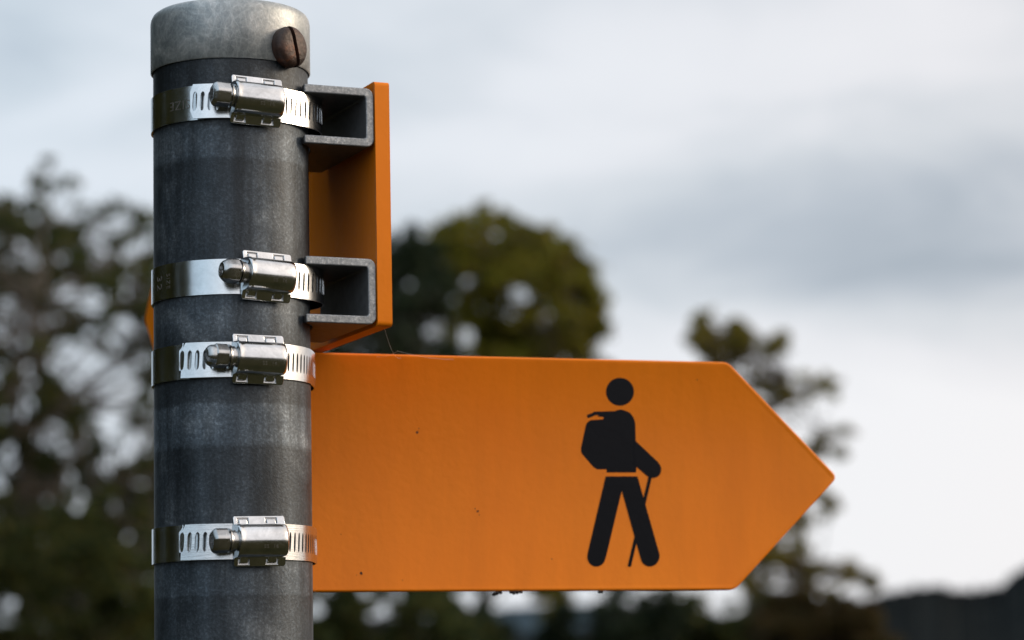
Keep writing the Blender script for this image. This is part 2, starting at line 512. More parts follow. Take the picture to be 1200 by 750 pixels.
# upper sign frame: N points from post to plate, L along the plate away from the viewer
def sign_dirs(Lx, Ly, side):
    L = Vector((Lx, Ly, 0)).normalized()
    N = Vector((L.y, -L.x, 0)) if side > 0 else Vector((-L.y, L.x, 0))
    return L, N
L1_, N1_ = sign_dirs(-.40, .917, 1)
L2_, N2_ = sign_dirs(math.cos(R(19.1)), math.sin(R(19.1)), -1)
def phi_of(N):
    x = N.x * math.cos(ALPHA) + N.y * math.sin(ALPHA); y = -N.x * math.sin(ALPHA) + N.y * math.cos(ALPHA)
    return math.atan2(x, -y)
ph1, ph2 = phi_of(N1_), phi_of(N2_)
print('phi', math.degrees(ph1), math.degrees(ph2))

c1, rf1, f1, b1 = make_clamp(z_at(306, 115, 36), R(17), 'topmost hose clamp, just below the cap, with a long hexagonal screw and stamped SIZE',
    tail=R(-27), bulge=R(92), bulge_w=R(50), bulge_amp=4.6, head='hex', head_t=(-18.6, -11.2), tilt=R(-2.5), tail_n=2, tail_corner=1.0)
c2, rf2, f2, b2 = make_clamp(z_at(318, 321, 36), R(23.5), 'second hose clamp from the top, without a loose tail, level with the lower square bracket',
    tail=None, bulge=R(92), bulge_w=R(48), bulge_amp=4.6, head='dome', head_t=(-20.3, -12.8), tilt=R(-2.0))
c3, rf3, f3, b3 = make_clamp(z_at(306, 419, 36), R(17), 'hose clamp with a chewed slotted screw, at the top edge of the big arrow',
    tail=R(-35), bulge=R(140), bulge_w=R(60), bulge_amp=6, head='slot', head_t=(-21.2, -12.6), tilt=R(-.8), tail_n=3, tail_corner=2.2)
c4, rf4, f4, b4 = make_clamp(z_at(306, 633, 36), R(17), 'lowest hose clamp, near the bottom edge of the big arrow, with a slotted tail',
    tail=R(-35.5), bulge=R(140), bulge_w=R(60), bulge_amp=6, head='hex', head_t=(-19.6, -12.8), tilt=R(1.0), tail_n=3, tail_corner=2.2)

def on_band(phc, r=30.9):
    def g(u, v, h): 
        p = cyl(phc + u / r, r + h, 0); p.z = v * MMU; return p
    return g
text_mesh('SIZE', 5.0, on_band(R(-39)), 'stamped_size', TEXTM, b1, rot=math.pi)
text_mesh('SIZE', 2.9, on_band(R(-51)), 'stamped_size', TEXTM, b2, rot=-math.pi / 2)
text_mesh('32', 5.6, on_band(R(-63)), 'stamped_number', TEXTM, b2, rot=-math.pi / 2)

# ------------------------------------------------------------------ signs
def sign_frame(L, N):
    """local frame: u along the sign, v up, h towards N (mm), origin on the pole axis"""
    return lambda u, v, h: Vector((0, 0, 0)) + L * (u * MMU) + Vector((0, 0, v * MMU)) + N * (h * MMU)
NI, NO = 48.0, 54.3        # inner and outer face of a plate, mm from the post axis

def channel(name, root, g, l0, l1, zc, hh, nin, nout=47.9, th=3.3, shift=0.0):
    """C-shaped channel, open to the post; profile (n, z), extruded along l, lips notched round the post"""
    bm = bmesh.new()
    prof_len = 18
    ls = [l0 + (l1 - l0) * i / prof_len for i in range(prof_len + 1)]
    rings = []
    ro, ri = 3.0, 1.0
    for l in ls:
        n0 = max(nin, math.sqrt(max(0, 30.6 ** 2 - l * l)))
        n0 = min(n0, 34)
        pr = [(n0, hh), ]
        for k in range(5):
            a = math.pi / 2 - k * math.pi / 8
            pr.append((nout - ro + ro * math.cos(a), hh - ro + ro * math.sin(a)))
        for k in range(5):
            a = -k * math.pi / 8
            pr.append((nout - ro + ro * math.cos(a), -hh + ro + ro * math.sin(a)))
        pr += [(n0, -hh), (n0, -hh + th)]
        for k in range(5):
            a = -math.pi / 2 + k * math.pi / 8
            pr.append((nout - th - ri + ri * math.cos(a), -hh + th + ri + ri * math.sin(a)))
        for k in range(5):
            a = k * math.pi / 8
            pr.append((nout - th - ri + ri * math.cos(a), hh - th - ri + ri * math.sin(a)))
        pr += [(n0, hh - th)]
        rings.append([g(l, zc + z_, n_) for n_, z_ in pr])
    loft(bm, rings)
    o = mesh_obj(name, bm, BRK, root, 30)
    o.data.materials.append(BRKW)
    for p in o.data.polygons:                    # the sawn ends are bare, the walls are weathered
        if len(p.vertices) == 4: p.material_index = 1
    return bevel(o, .0005, 2, 50)

def plate(name, root, g, outline, rads, n0, n1, bev=.0009, rim=True):
    bm = bmesh.new()
    pts = round_poly(outline, rads, 5)
    prism(bm, pts, lambda u, v, h: g(u, v, h), n0, n1)
    bmesh.ops.recalc_face_normals(bm, faces=bm.faces[:])
    if rim:
        big = sorted(bm.faces, key=lambda q: -q.calc_area())[:2]
        bmesh.ops.inset_individual(bm, faces=big, thickness=.0013, depth=0.0)
        big = sorted(bm.faces, key=lambda q: -q.calc_area())[:2]
        bmesh.ops.inset_individual(bm, faces=big, thickness=.0007, depth=-.00028)
    o = bevel(mesh_obj(name, bm, ORANGE, root, 25), bev, 3, 50)
    return o

# lower (big) arrow: read its outline on its own plane
g2p = POLE + N2_ * NI * MMU
def on2(px, py):
    p = hit(px, py, g2p, N2_) - POLE
    return (p.dot(L2_) / MMU, p.z / MMU)
TL, TR, TIP, BR, BL = on2(367, 413), on2(852, 424), on2(982, 560), on2(863, 691), on2(367, 694)
print('sign2', TL, TR, TIP, BR, BL)
zt2, zb2 = (TL[1] + TR[1]) / 2, (BL[1] + BR[1]) / 2
zc2 = (zt2 + zb2) / 2; ush = (TR[0] + BR[0]) / 2; H2 = zt2 - zb2
base2 = Vector((PX, PY, zb2 * MMU))
root2 = empty('arrow_sign', (PX, PY, zb2 * MMU)); 
tag(root2, 'big orange arrow sign pointing right, with a black walking hiker and rucksack on it', 'signpost arrow', 'orange arrow signs clamped to the post')
gg2 = sign_frame(L2_, N2_)
g2 = lambda u, v, h: gg2(u, v - zb2, h)
plate2 = plate('arrow_plate', root2, g2, [(-12, zb2), (ush, zb2), (TIP[0], (zc2 + TIP[1]) / 2), (ush, zt2), (-12, zt2)], [1, 2.5, 3.0, 2.5, 1], NI, NO - 1.5)
# hiker symbol: outlines traced as a flat decal with its own small thickness
bm = bmesh.new()
def S(x, y): return on2(640 + x / 2.5, 410 + y / 2.5)
cnt = [0]
def piece(pts):
    cnt[0] += 1
    h = -.05 - .02 * cnt[0]
    prism(bm, [S(*p) for p in pts], g2, NI + .35, NI + .30 + h)
def disc(cx, cy, r, n=40): piece([(cx + r * math.cos(2 * math.pi * i / n), cy + r * math.sin(2 * math.pi * i / n)) for i in range(n)])
def stroke(p, q, w0, w1=None, cap0=True, cap1=True):
    w1 = w1 or w0
    p, q = Vector(p), Vector(q); d = (q - p).normalized(); s_ = Vector((-d.y, d.x)); out = []
    for c, w, on, sg in ((p, w0, cap0, -1), (q, w1, cap1, 1)):
        if on:
            for k in range(13):
                a = math.pi * k / 12
                out.append(tuple(c + s_ * (w / 2 * math.cos(a)) * (-sg) * 1.0 + d * (w / 2 * math.sin(a)) * sg))
        else: out += [tuple(c - s_ * (w / 2) * sg), tuple(c + s_ * (w / 2) * sg)]
    piece(out)
disc(217, 122.5, 41)
# torso and rucksack
piece(round_poly([(178, 359), (178, 350), (150, 350), (140, 344), (104, 303), (102, 290), (118, 216), (128, 206), (168, 203), (170, 197), (150, 195), (160, 188), (196, 184), (205, 177),
                  (222, 174), (248, 184), (258, 200), (262, 215), (263, 264), (266, 300), (266, 335), (264, 359)], [0, 0, 3, 3, 8, 8, 7, 7, 4, 3, 3, 3, 6, 6, 10, 10, 8, 5, 5, 5, 3, 0], 4))
stroke((125, 194), (144, 186.5), 10); stroke((143, 186), (200, 184.5), 10.5)
# arm, tapering to the hand
piece(round_poly([(258, 262), (330, 330), (338, 344), (337, 360), (328, 372), (313, 376), (298, 371), (258, 336)], [0, 8, 8, 8, 8, 8, 6, 0], 4))
# legs
piece(round_poly([(175, 370.5), (222, 370.5), (223, 408), (176, 606), (170, 624), (157, 634), (142, 635), (128, 627), (121, 612), (122, 597)], [0, 0, 0, 4, 8, 8, 8, 8, 8, 4], 4))
piece(round_poly([(221, 370.5), (268, 370.5), (333, 600), (332, 614), (322, 629), (308, 635), (294, 633), (282, 624), (276, 606), (221, 408)], [0, 0, 4, 8, 8, 8, 8, 8, 4, 0], 4))
stroke((306, 368), (245, 631), 9.5, 9.5, False, True)
mesh_obj('hiker_symbol', bm, BLACK, plate2, 0)
# chips in the paint and dirt hanging under the edge
def chip(px, py, r, k):
    rnd = random.Random(k)
    c = on2(px, py); out = []
    for i in range(9):
        a = 2 * math.pi * i / 9; rr = r * rnd.uniform(.45, 1.15)
        out.append((c[0] + rr * math.cos(a) * .8, c[1] + rr * math.sin(a)))
    b_ = bmesh.new(); prism(b_, out, g2, NI + .35, NI + .2)
    mesh_obj('paint_chip', b_, DARK, plate2, 0)
for k, a in enumerate([(489, 506.5, .75), (491, 502, .25), (560, 599, .6), (557, 596, .35), (562, 603, .3), (423.5, 672, .7), (418, 674, .2), (400, 626, .25), (817, 445, .3),
                       (647, 655, .3), (640, 421.5, .35), (472, 680, .2)]): chip(*a, k)
rnd = random.Random(5)
for lumps in (((580, 696.5, .9), (583, 695.4, 1.0), (587, 694.6, .8)), ((600, 694.3, .8), (603, 694.8, 1.0), (607, 694.5, .9), (611, 694.0, .8)), ((703, 694.0, .6), (705.5, 694, .55))):
    b_ = bmesh.new()
    for px, py, r in lumps:
        c = on2(px, py); cc = g2(c[0], c[1] + .1, NI + .8)
        mt = Matrix.Translation(cc) @ Matrix.Rotation(rnd.random() * 3, 4, 'Z') @ Matrix.Diagonal((r * MMU * 1.3, r * MMU * .9, r * MMU * .8, 1))
        bmesh.ops.create_icosphere(b_, subdivisions=2, radius=1, matrix=mt)
    for v in b_.verts: v.co += Vector((rnd.uniform(-1, 1), rnd.uniform(-1, 1), rnd.uniform(-1, 1))) * .00012
    mesh_obj('dirt_crust', b_, DARK, plate2, 0)
for py in (419, 633):
    zc = z_at(306, py, 36) / MMU
    channel('mounting_bracket', root2, g2, -13, 36, zc, 11.0, 21.3)

# upper arrow
g1p = POLE + N1_ * NO * MMU
gg1 = sign_frame(L1_, N1_)
def onface(px, py, l):      # height on the plane across the sign at distance l along it
    return (hit(px, py, POLE + L1_ * l * MMU, L1_) - POLE).z / MMU
le = -25.0
pe = hit(458, 240, POLE + L1_ * le * MMU, L1_) - POLE
print('upper edge n', pe.dot(N1_) / MMU)
zt1, zb1 = onface(449, 95.5, le), onface(449, 382, le)
tipp = hit(169, 376, g1p, N1_) - POLE
print('upper', zt1, zb1, 'H', zt1 - zb1, 'H2', H2, 'tip', tipp.dot(L1_) / MMU, tipp.z / MMU)
root1 = empty('arrow_sign', (PX, PY, zb1 * MMU))
tag(root1, 'orange arrow sign above the big one, seen edge-on, pointing away behind the post', 'signpost arrow', 'orange arrow signs clamped to the post')
g1 = lambda u, v, h: gg1(u, v - zb1, h)
n_out = pe.dot(N1_) / MMU
tl = tipp.dot(L1_) / MMU
plate('arrow_plate', root1, g1, [(le, zb1), (tl - 57, zb1), (tl - 14, (zt1 + zb1) / 2 - 1.5), (tl - 57, zt1), (le, zt1)], [2.0, 2.5, 3, 2.5, 2.0], n_out - 6.0, n_out, .0009)
def bez(a, b): return onface(397, a, le), onface(397, b, le)
for (ya, yb) in ((100.5, 169.5), (301, 378.5)):
    a, b = bez(ya, yb)
    print('bracket', a, b, (a - b))
    channel('mounting_bracket', root1, g1, le + .5, 31.0, (a + b) / 2, (a - b) / 2, 21.6, n_out - 6.3)

# spider threads between the signs
def strand(a, b, sag, r=.00006):
    pts = []
    for k in range(13):
        t = k / 12; p = a.lerp(b, t); p.z -= sag * 4 * t * (1 - t); pts.append(p)
    return pts
bm = bmesh.new()
A0 = hit(470, 418.5, g2p, N2_) + Vector((0, .002, 0)); B0 = Vector((PX, PY, 0)) + gg1(le + 4, zb1 + .5, n_out - 2)
tube(bm, strand(B0, A0, .004), [.00003] * 13, 5)
A1 = hit(437, 417, g2p, N2_) + Vector((0, .002, 0)); B1 = hit(540, 420.5, g2p, N2_) + Vector((0, .002, 0))
MID = B0.lerp(A0, .78)
tube(bm, strand(A1, MID, .001), [.00003] * 13, 5)
tube(bm, strand(MID, B1, .001), [.00003] * 13, 5)
th = mesh_obj('spider_thread', bm, SILK, None, 0)
tag(th, 'thin pale spider threads between the upper sign and the top of the big arrow', 'spider web')

# ------------------------------------------------------------------ trees and bushes
def foliage_mesh(name, clumps, per, size, seed, flat=.7):
    rg = np.random.default_rng(seed)
    C = np.array([c[:3] for c in clumps]); r = np.array([c[3] for c in clumps])
    n = len(clumps) * per
    ci = np.repeat(np.arange(len(clumps)), per)
    d = rg.normal(size=(n, 3)); d /= np.linalg.norm(d, axis=1)[:, None]
    rad = np.minimum(np.abs(rg.normal(size=n)) * .35 + rg.random(n) ** .5 * .6, 1.8)
    P = C[ci] + d * (rad * r[ci])[:, None] * np.array([1, 1, flat])
    a = rg.normal(size=(n, 3)); a /= np.linalg.norm(a, axis=1)[:, None]
    b = rg.normal(size=(n, 3)); b -= a * (a * b).sum(1)[:, None]; b /= np.linalg.norm(b, axis=1)[:, None]
    s = size * rg.uniform(.6, 1.35, n)[:, None]
    V = np.stack([P - a * s, P + b * s * .5, P + a * s, P - b * s * .5], 1).reshape(-1, 3)
    me = bpy.data.meshes.new(name)
    me.vertices.add(4 * n); me.vertices.foreach_set('co', V.ravel())
    me.loops.add(4 * n); me.loops.foreach_set('vertex_index', np.arange(4 * n))
    me.polygons.add(n); me.polygons.foreach_set('loop_start', np.arange(0, 4 * n, 4)); me.polygons.foreach_set('loop_total', np.full(n, 4))
    me.update(calc_edges=True); me.validate()
    return me

def sample_clumps(D, discs, gaps, n, rpx, seed, depth, x0, thr=-.15):
    """clump centres inside a union of discs (photo-sized units at this tree's distance), with gaps; spread in depth"""
    rnd = random.Random(seed); s = D / F_PX; out = []
    tot = sum(d[2] ** 2 * d[3] for d in discs)
    while len(out) < n:
        k = rnd.random() * tot
        for d in discs:
            k -= d[2] ** 2 * d[3]
            if k <= 0: break
        a = rnd.random() * 2 * math.pi; q = math.sqrt(rnd.random())
        x, y = d[0] + d[2] * q * math.cos(a), d[1] + d[2] * q * math.sin(a)
        rp = rnd.uniform(*rpx)
        if any((x - gx) ** 2 + (y - gy) ** 2 < (gr * .8 + rp * .55) ** 2 for gx, gy, gr in gaps): continue
        if mnoise.noise(Vector((x / 26, y / 22, seed * 3.7))) < thr: continue
        dy = rnd.gauss(0, 1) * depth * .4
        p = at_depth(x, y, D + dy)
        out.append((p.x, p.y, max(p.z, .25), rp * s))
    return out

def make_tree(name, label, cat, D, cx, discs, gaps, n, rpx, per, leaf, mat, seed, depth, trunk_r, group=None, twigs=True, thr=-.15):
    base = at_depth(cx, 700, D); base.z = 0
    cl = sample_clumps(D, discs, gaps, n, rpx, seed, depth, cx, thr)
    root = empty(name, base); tag(root, label, cat, group)
    loc = [(c[0] - base.x, c[1] - base.y, c[2], c[3]) for c in cl]
    link_mesh('crown', foliage_mesh('crown', loc, per, leaf, seed), mat, root, 0)
    rnd = random.Random(seed + 1)
    top = max(c[2] for c in loc)
    bm = bmesh.new()
    # trunk nodes
    nodes = []
    K = 9
    wob = [Vector((rnd.uniform(-1, 1), rnd.uniform(-1, 1), 0)) * .02 * top for _ in range(K + 1)]
    wob[0] = Vector((0, 0, 0))
    tp = [Vector((0, 0, top * .9 * k / K)) + wob[k] for k in range(K + 1)]
    tr = [trunk_r * .8 * (1 - .88 * k / K) + (.4 * trunk_r if k == 0 else 0) for k in range(K + 1)]
    tube(bm, tp, tr, 9)
    # limbs towards random clumps, then twigs from limbs to the others
    limbs = []
    for c in rnd.sample(loc, min(16, len(loc))):
        c = Vector(c[:3]); h = max(top * .12, min(c.z - (c.xy.length) * .6, top * .8)); k = min(K, max(1, int(h / (top * .9) * K)))
        s0 = tp[k]; pts = []
        for i in range(7):
            t = i / 6; p = s0.lerp(c, t); p.z += math.sin(t * math.pi) * .05 * (c - s0).length
            p += Vector((rnd.uniform(-1, 1), rnd.uniform(-1, 1), rnd.uniform(-1, 1))) * .03 * (c - s0).length * (0 < i < 6)
            pts.append(p)
        tube(bm, pts, [max(.008, tr[k] * .32 * (1 - .9 * i / 6)) for i in range(7)], 6)
        limbs += pts[2:]
    if twigs:
        for c in loc:
            c = Vector(c[:3]); q = min(limbs + tp[2:], key=lambda p: (p - c).length)
            if (q - c).length > .15:
                m_ = q.lerp(c, .5) + Vector((rnd.uniform(-1, 1), rnd.uniform(-1, 1), rnd.uniform(-.3, 1))) * .1 * (q - c).length
                tube(bm, [q, m_, c], [.02, .013, .006], 4)
    mesh_obj('trunk', bm, BARK, root, 60)
    return root

LEAF_DK = mat_leaf('dark_leaves', [(.028, .046, .018), (.046, .068, .022), (.070, .086, .024), (.115, .100, .024)])
LEAF_OL = mat_leaf('olive_leaves', [(.11, .120, .014), (.15, .155, .018), (.18, .165, .020), (.18, .130, .018)])
LEAF_FIR = mat_leaf('fir_needles', [(.018, .030, .016), (.028, .042, .022), (.036, .048, .022)])
LEAF_AUT = mat_leaf('autumn_leaves', [(.15, .145, .022), (.18, .150, .024), (.19, .120, .022), (.13, .135, .020)])
LEAF_BR = mat_leaf('brown_leaves', [(.045, .036, .014), (.075, .045, .015), (.055, .050, .018)])

G = 'trees standing beyond the signpost'
left_tree = make_tree('broadleaf_tree', 'loose dark green tree at the left, sky showing through it, behind the post', 'tree', 30, 30,
    [(62, 208, 24, 1), (30, 245, 42, 1), (95, 250, 32, .8), (145, 262, 32, 1), (185, 275, 40, .8), (20, 310, 70, 1), (90, 320, 60, .8), (160, 335, 55, .8), (-70, 330, 110, .8),
     (20, 430, 90, .9), (120, 430, 90, .7), (-100, 500, 130, .7), (40, 560, 100, 1.1), (150, 600, 90, 1.0), (230, 400, 90, .9), (240, 560, 100, .9), (30, 690, 110, 1.2), (150, 700, 110, 1.2)],
    [(35, 300, 14), (80, 345, 16), (108, 352, 13), (15, 372, 20), (82, 425, 26), (128, 455, 30), (160, 520, 20), (30, 450, 12), (25, 240, 8), (65, 237, 12), (110, 290, 12), (10, 540, 12), (125, 545, 10), (20, 405, 13), (150, 385, 12)],
    1500, (7, 17), 46, .048, LEAF_DK, 11, 3.4, .18, G, thr=-.20)
make_tree('broadleaf_tree', 'full olive green rounded tree rising behind the big arrow sign', 'tree', 52, 572,
    [(575, 275, 35, 1.1), (540, 300, 38, 1), (620, 300, 45, 1.1), (660, 300, 18, .7), (690, 345, 14, .6), (697, 375, 16, .6), (530, 265, 16, .6), (655, 330, 40, 1), (600, 360, 70, 1.2), (675, 385, 32, 1), (675, 345, 26, 1), (650, 300, 24, .8), (560, 430, 60, 1), (640, 450, 70, 1), (580, 560, 90, .8), (640, 640, 80, .8), (520, 640, 60, .7)],
    [(512, 389, 10), (547, 394, 12), (602, 704, 26), (690, 700, 16), (640, 360, 4)],
    1000, (8, 18), 55, .085, LEAF_OL, 12, 4.0, .26, G, thr=-.42)
make_tree('conifer_tree', 'dark green pointed conifer left of the olive tree, half behind the upper sign', 'tree', 46, 478,
    [(483, 278, 14, 1.4), (470, 300, 24, 1.2), (500, 305, 24, 1.1), (455, 330, 38, 1), (500, 345, 38, 1), (440, 380, 55, 1), (480, 400, 60, .8), (420, 470, 70, .8), (450, 600, 100, .9)],
    [(512, 389, 10), (547, 394, 11), (600, 708, 18)],
    620, (8, 16), 64, .070, LEAF_FIR, 13, 3.2, .22, G, thr=-.55)
make_tree('broadleaf_tree', 'thin autumn tree with gappy branches behind the tip of the big arrow', 'tree', 38, 880,
    [(812, 396, 18, 1.2), (828, 390, 24, 1.2), (850, 384, 20, 1.2), (905, 398, 16, 1), (868, 388, 24, 1.2), (893, 400, 22, 1), (845, 410, 26, 1), (905, 430, 26, .9), (930, 460, 22, 1), (970, 452, 14, .8), (985, 518, 18, .9), (955, 520, 16, .7),
     (970, 590, 16, .7), (940, 600, 20, .8), (905, 640, 34, 1), (880, 665, 30, 1), (930, 660, 26, .9), (960, 680, 24, .8), (1000, 668, 16, .7), (1018, 684, 14, .8), (850, 540, 50, .8), (860, 470, 40, .8)],
    [(925, 672, 8), (908, 668, 7)],
    720, (4, 10), 26, .052, LEAF_AUT, 14, 2.0, .10, G, thr=-.10)

GB = 'bushes along the lower edge of the view'
bushes = [
    ('dark bush at the lower left corner, under the loose tree', 20, 60, [(0, 640, 60, 1), (70, 650, 60, 1), (130, 640, 60, 1), (180, 690, 60, 1), (30, 720, 80, 1), (120, 730, 80, 1)], [(95, 700, 10), (150, 678, 9)], 200, LEAF_DK),
    ('dark bush below the left half of the big arrow', 34, 440, [(380, 725, 50, 1), (440, 720, 50, 1), (500, 735, 48, 1), (540, 760, 46, 1)], [(455, 706, 9)], 130, LEAF_DK),
    ('low dark bush below the middle of the big arrow', 40, 660, [(600, 770, 40, 1), (650, 732, 26, 1), (730, 722, 34, 1), (780, 720, 32, 1), (560, 735, 30, 1), (740, 770, 50, 1)], [(640, 712, 12), (610, 715, 18)], 130, LEAF_FIR),
    ('dark bush below the pointed end of the big arrow', 44, 830, [(800, 718, 24, 1), (850, 722, 30, 1), (895, 716, 26, 1), (830, 765, 45, 1)], [(840, 712, 10), (868, 708, 9)], 90, LEAF_DK),
    ('reddish brown bush right of the big arrow, in front of the hill', 36, 950, [(930, 722, 32, 1), (975, 720, 28, 1), (1005, 735, 28, .9), (910, 750, 36, 1), (965, 755, 46, 1), (1020, 755, 30, 1)], [], 120, LEAF_BR),
]
for k, (lab, D, cx, discs, gaps, n, mt) in enumerate(bushes):
    make_tree('bush', lab, 'bush', D, cx, discs, gaps, int(n * 1.3), (8, 17), 60, .035 * D / 25 + .01, mt, 40 + k, 1.5, .05, GB, twigs=False, thr=-.40)

# unseen trees added to darken the post's left side and mirror in the clamps
rnd = random.Random(99); cl = []
for k in range(340):
    d = Vector((rnd.gauss(0, 1), rnd.gauss(0, 1), rnd.gauss(0, 1))).normalized() * rnd.random() ** .4
    cl.append((d.x * 2.6, d.y * 2.6, 5.0 + d.z * 4.6, rnd.uniform(.4, .8)))
added_tree = empty('broadleaf_tree', (0, 0, 0))
link_mesh('crown', foliage_mesh('crown', cl, 55, .12, 5), LEAF_DK, added_tree, 0)
bm = bmesh.new(); tube(bm, [(0, 0, 0), (.05, .02, 1.5), (0, .1, 4), (.1, 0, 7.5)], [.26, .19, .14, .05], 10)
mesh_obj('trunk', bm, BARK, added_tree, 60)
side = [(-38, 12.5, 1.0, 'nearest added unseen dense tree just left of the view'), (-56, 11, .95, 'second added unseen dense tree left of the view'), (-74, 10.5, 1.1, 'third added unseen dense tree left of the view'),
        (-92, 11, 1.0, 'added unseen dense tree straight to the left of the viewer'), (-110, 11.5, .9, 'last added unseen dense tree of the row, left behind the viewer'), (-47, 17, 1.4, 'tall added unseen dense tree in the back row, left of the view'), (-83, 17, 1.4, 'tall added unseen dense tree in the back row, left of the viewer')]
for k, (az, dist, sc, lab) in enumerate(side):
    r_ = added_tree if k == 0 else added_tree.copy()
    if k:
        COL.objects.link(r_)
        for ch in added_tree.children:
            c_ = ch.copy(); COL.objects.link(c_); c_.parent = r_
    r_.location = (dist * math.sin(R(az)), dist * math.cos(R(az)), 0); r_.rotation_euler = (0, 0, k * 1.3); r_.scale = (sc,) * 3
    tag(r_, lab, 'tree', 'unseen dense trees added in a row left of the view')

# ------------------------------------------------------------------ ground and hills
bm = bmesh.new()
prev = None
for rr in (0, 3, 12, 60, 300, 1200, 5000):
    ring = [bm.verts.new((0, 0, 0))] if rr == 0 else [bm.verts.new((rr * math.cos(2 * math.pi * i / 96), rr * math.sin(2 * math.pi * i / 96), 0)) for i in range(96)]
    if prev:
        for i in range(96):
            j = (i + 1) % 96
            if len(prev) == 1: bm.faces.new((prev[0], ring[i], ring[j]))
            else: bm.faces.new((prev[i], ring[i], ring[j], prev[j]))
    prev = ring
tag(mesh_obj('ground', bm, mat_ground('grass_ground', [(.018, .020, .009), (.045, .038, .018)], .4), None, 0), kind='structure')

def ridge(name, dist, prof, base_el, mat, seed, az0, az1, rough, thick):
    rnd = random.Random(seed); n = int((az1 - az0) / .03); bm = bmesh.new()
    ph = [rnd.uniform(0, 6.28) for _ in range(8)]
    rows = []
    for i in range(n + 1):
        az = az0 + (az1 - az0) * i / n
        el = base_el + sum(.18 * math.sin(az * (.11 * 1.7 ** k) + ph[k]) / (1.3 ** k) for k in range(5))
        if prof and prof[0][0] <= az <= prof[-1][0]:
            for (a, ea), (b, eb) in zip(prof[:-1], prof[1:]):
                if a <= az <= b: el = ea + (eb - ea) * (az - a) / (b - a)
        el += rough * (rnd.random() - .5)
        h = dist * math.tan(R(el)) + 1.7; a = R(az)
        sx, cy = math.sin(a), math.cos(a)
        rows.append([bm.verts.new((sx * (dist - d), cy * (dist - d), z)) for d, z in ((thick, -.5), (thick * .6, h * .45), (thick * .25, h * .85), (0, h), (-thick * .6, h * .7), (-thick * 1.5, -1))])
    for a, b in zip(rows[:-1], rows[1:]):
        for k in range(5): bm.faces.new((a[k], b[k], b[k + 1], a[k + 1]))
    return tag(mesh_obj(name, bm, mat, None, 60), kind='structure')
def el_px(x, y): return math.degrees(math.atan((839 - (x - 600) * .02 - y) / F_PX))
def az_px(x): return math.degrees(math.atan((x - 600) / F_PX))
prof = [(az_px(x), el_px(x, y)) for x, y in ((600, 745), (900, 722), (1000, 704), (1030, 697), (1050, 693), (1078, 690), (1095, 690), (1117, 695), (1150, 692), (1165, 690), (1176, 678), (1190, 670), (1215, 662), (1300, 655))]
ridge('wooded_hill', 620, prof, 1.6, mat_ground('dark_forest', [(.011, .013, .014), (.020, .023, .023)], .05), 3, -60, 60, .13, 220)
ridge('distant_hills', 2600, None, 1.75, mat_ground('hazy_far_forest', [(.03, .045, .06), (.045, .065, .08)], .004), 4, -179.99, 180, .01, 600)  # the blue of distant haze is put into the forest colour

# ------------------------------------------------------------------ sky and sun
w = bpy.data.worlds.new('World'); SC.world = w; w.use_nodes = True
T = w.node_tree; bg = T.nodes['Background']
def N_(ty, **k):
    x = T.nodes.new(ty)
    for a, v in k.items(): setattr(x, a, v)
    return x
def LK(a, b): T.links.new(a, b)
def MTH(op, a, b=0.0, c=None, clamp=False):
    x = N_('ShaderNodeMath', operation=op, use_clamp=clamp)
    for i, v in enumerate((a, b) if c is None else (a, b, c)):
        if isinstance(v, (int, float)): x.inputs[i].default_value = v
        else: LK(v, x.inputs[i])
    return x.outputs[0]
SUN_EL, SUN_AZ = R(20), R(84)          # azimuth clockwise from +Y (the viewing direction)
sky = N_('ShaderNodeTexSky', sky_type='NISHITA'); sky.sun_disc = False; sky.sun_elevation = SUN_EL; sky.sun_rotation = SUN_AZ
sky.air_density = 1.0; sky.dust_density = 2.0
tc = N_('ShaderNodeTexCoord'); nrm = N_('ShaderNodeVectorMath', operation='NORMALIZE'); LK(tc.outputs['Generated'], nrm.inputs[0])
DIR = nrm.outputs[0]
sep = N_('ShaderNodeSeparateXYZ'); LK(DIR, sep.inputs[0])
def blob(px, py, wx, wy, amp):
    """a soft patch of brighter or darker cloud in one direction of the sky"""
    d = ray(px, py)
    az = math.atan2(d.x, d.y)
    e = Vector((math.cos(az), -math.sin(az), 0)); 
    dt = N_('ShaderNodeVectorMath', operation='DOT_PRODUCT'); LK(DIR, dt.inputs[0]); dt.inputs[1].default_value = e
    a = MTH('MULTIPLY', dt.outputs['Value'], F_PX / wx)
    b = MTH('MULTIPLY', MTH('SUBTRACT', sep.outputs['Z'], d.z), F_PX / wy)
    q = MTH('ADD', MTH('MULTIPLY', a, a), MTH('MULTIPLY', b, b))
    fr = MTH('GREATER_THAN', sep.outputs['Y'], 0.0)
    g = MTH('POWER', 2.71828, MTH('MULTIPLY', q, -1.0))
    return MTH('MULTIPLY', MTH('MULTIPLY', g, fr), amp)
mp = N_('ShaderNodeMapping'); mp.inputs['Scale'].default_value = (1, 1, 2.6); LK(DIR, mp.inputs[0])
nz = N_('ShaderNodeTexNoise'); nz.inputs['Scale'].default_value = 8.5; nz.inputs['Detail'].default_value = 4; nz.inputs['Roughness'].default_value = .56; nz.inputs['Distortion'].default_value = .5
LK(mp.outputs[0], nz.inputs['Vector'])
cl = MTH('MULTIPLY_ADD', nz.outputs['Fac'], .56, .19)          # about .2 .. .45
BLOBS = [(1060, 570, 460, 130, .48), (790, 70, 250, 90, .22), (1110, 270, 260, 110, -.25), (760, 300, 230, 90, -.07), (120, 110, 100, 60, .08), (20, 50, 90, 70, -.13),
         (560, 170, 150, 60, .04), (40, 190, 120, 40, .06), (700, 500, 300, 120, .15), (100, 450, 250, 160, .05)]
for b_ in BLOBS: cl = MTH('ADD', cl, blob(*b_))
rp = N_('ShaderNodeValToRGB'); r = rp.color_ramp
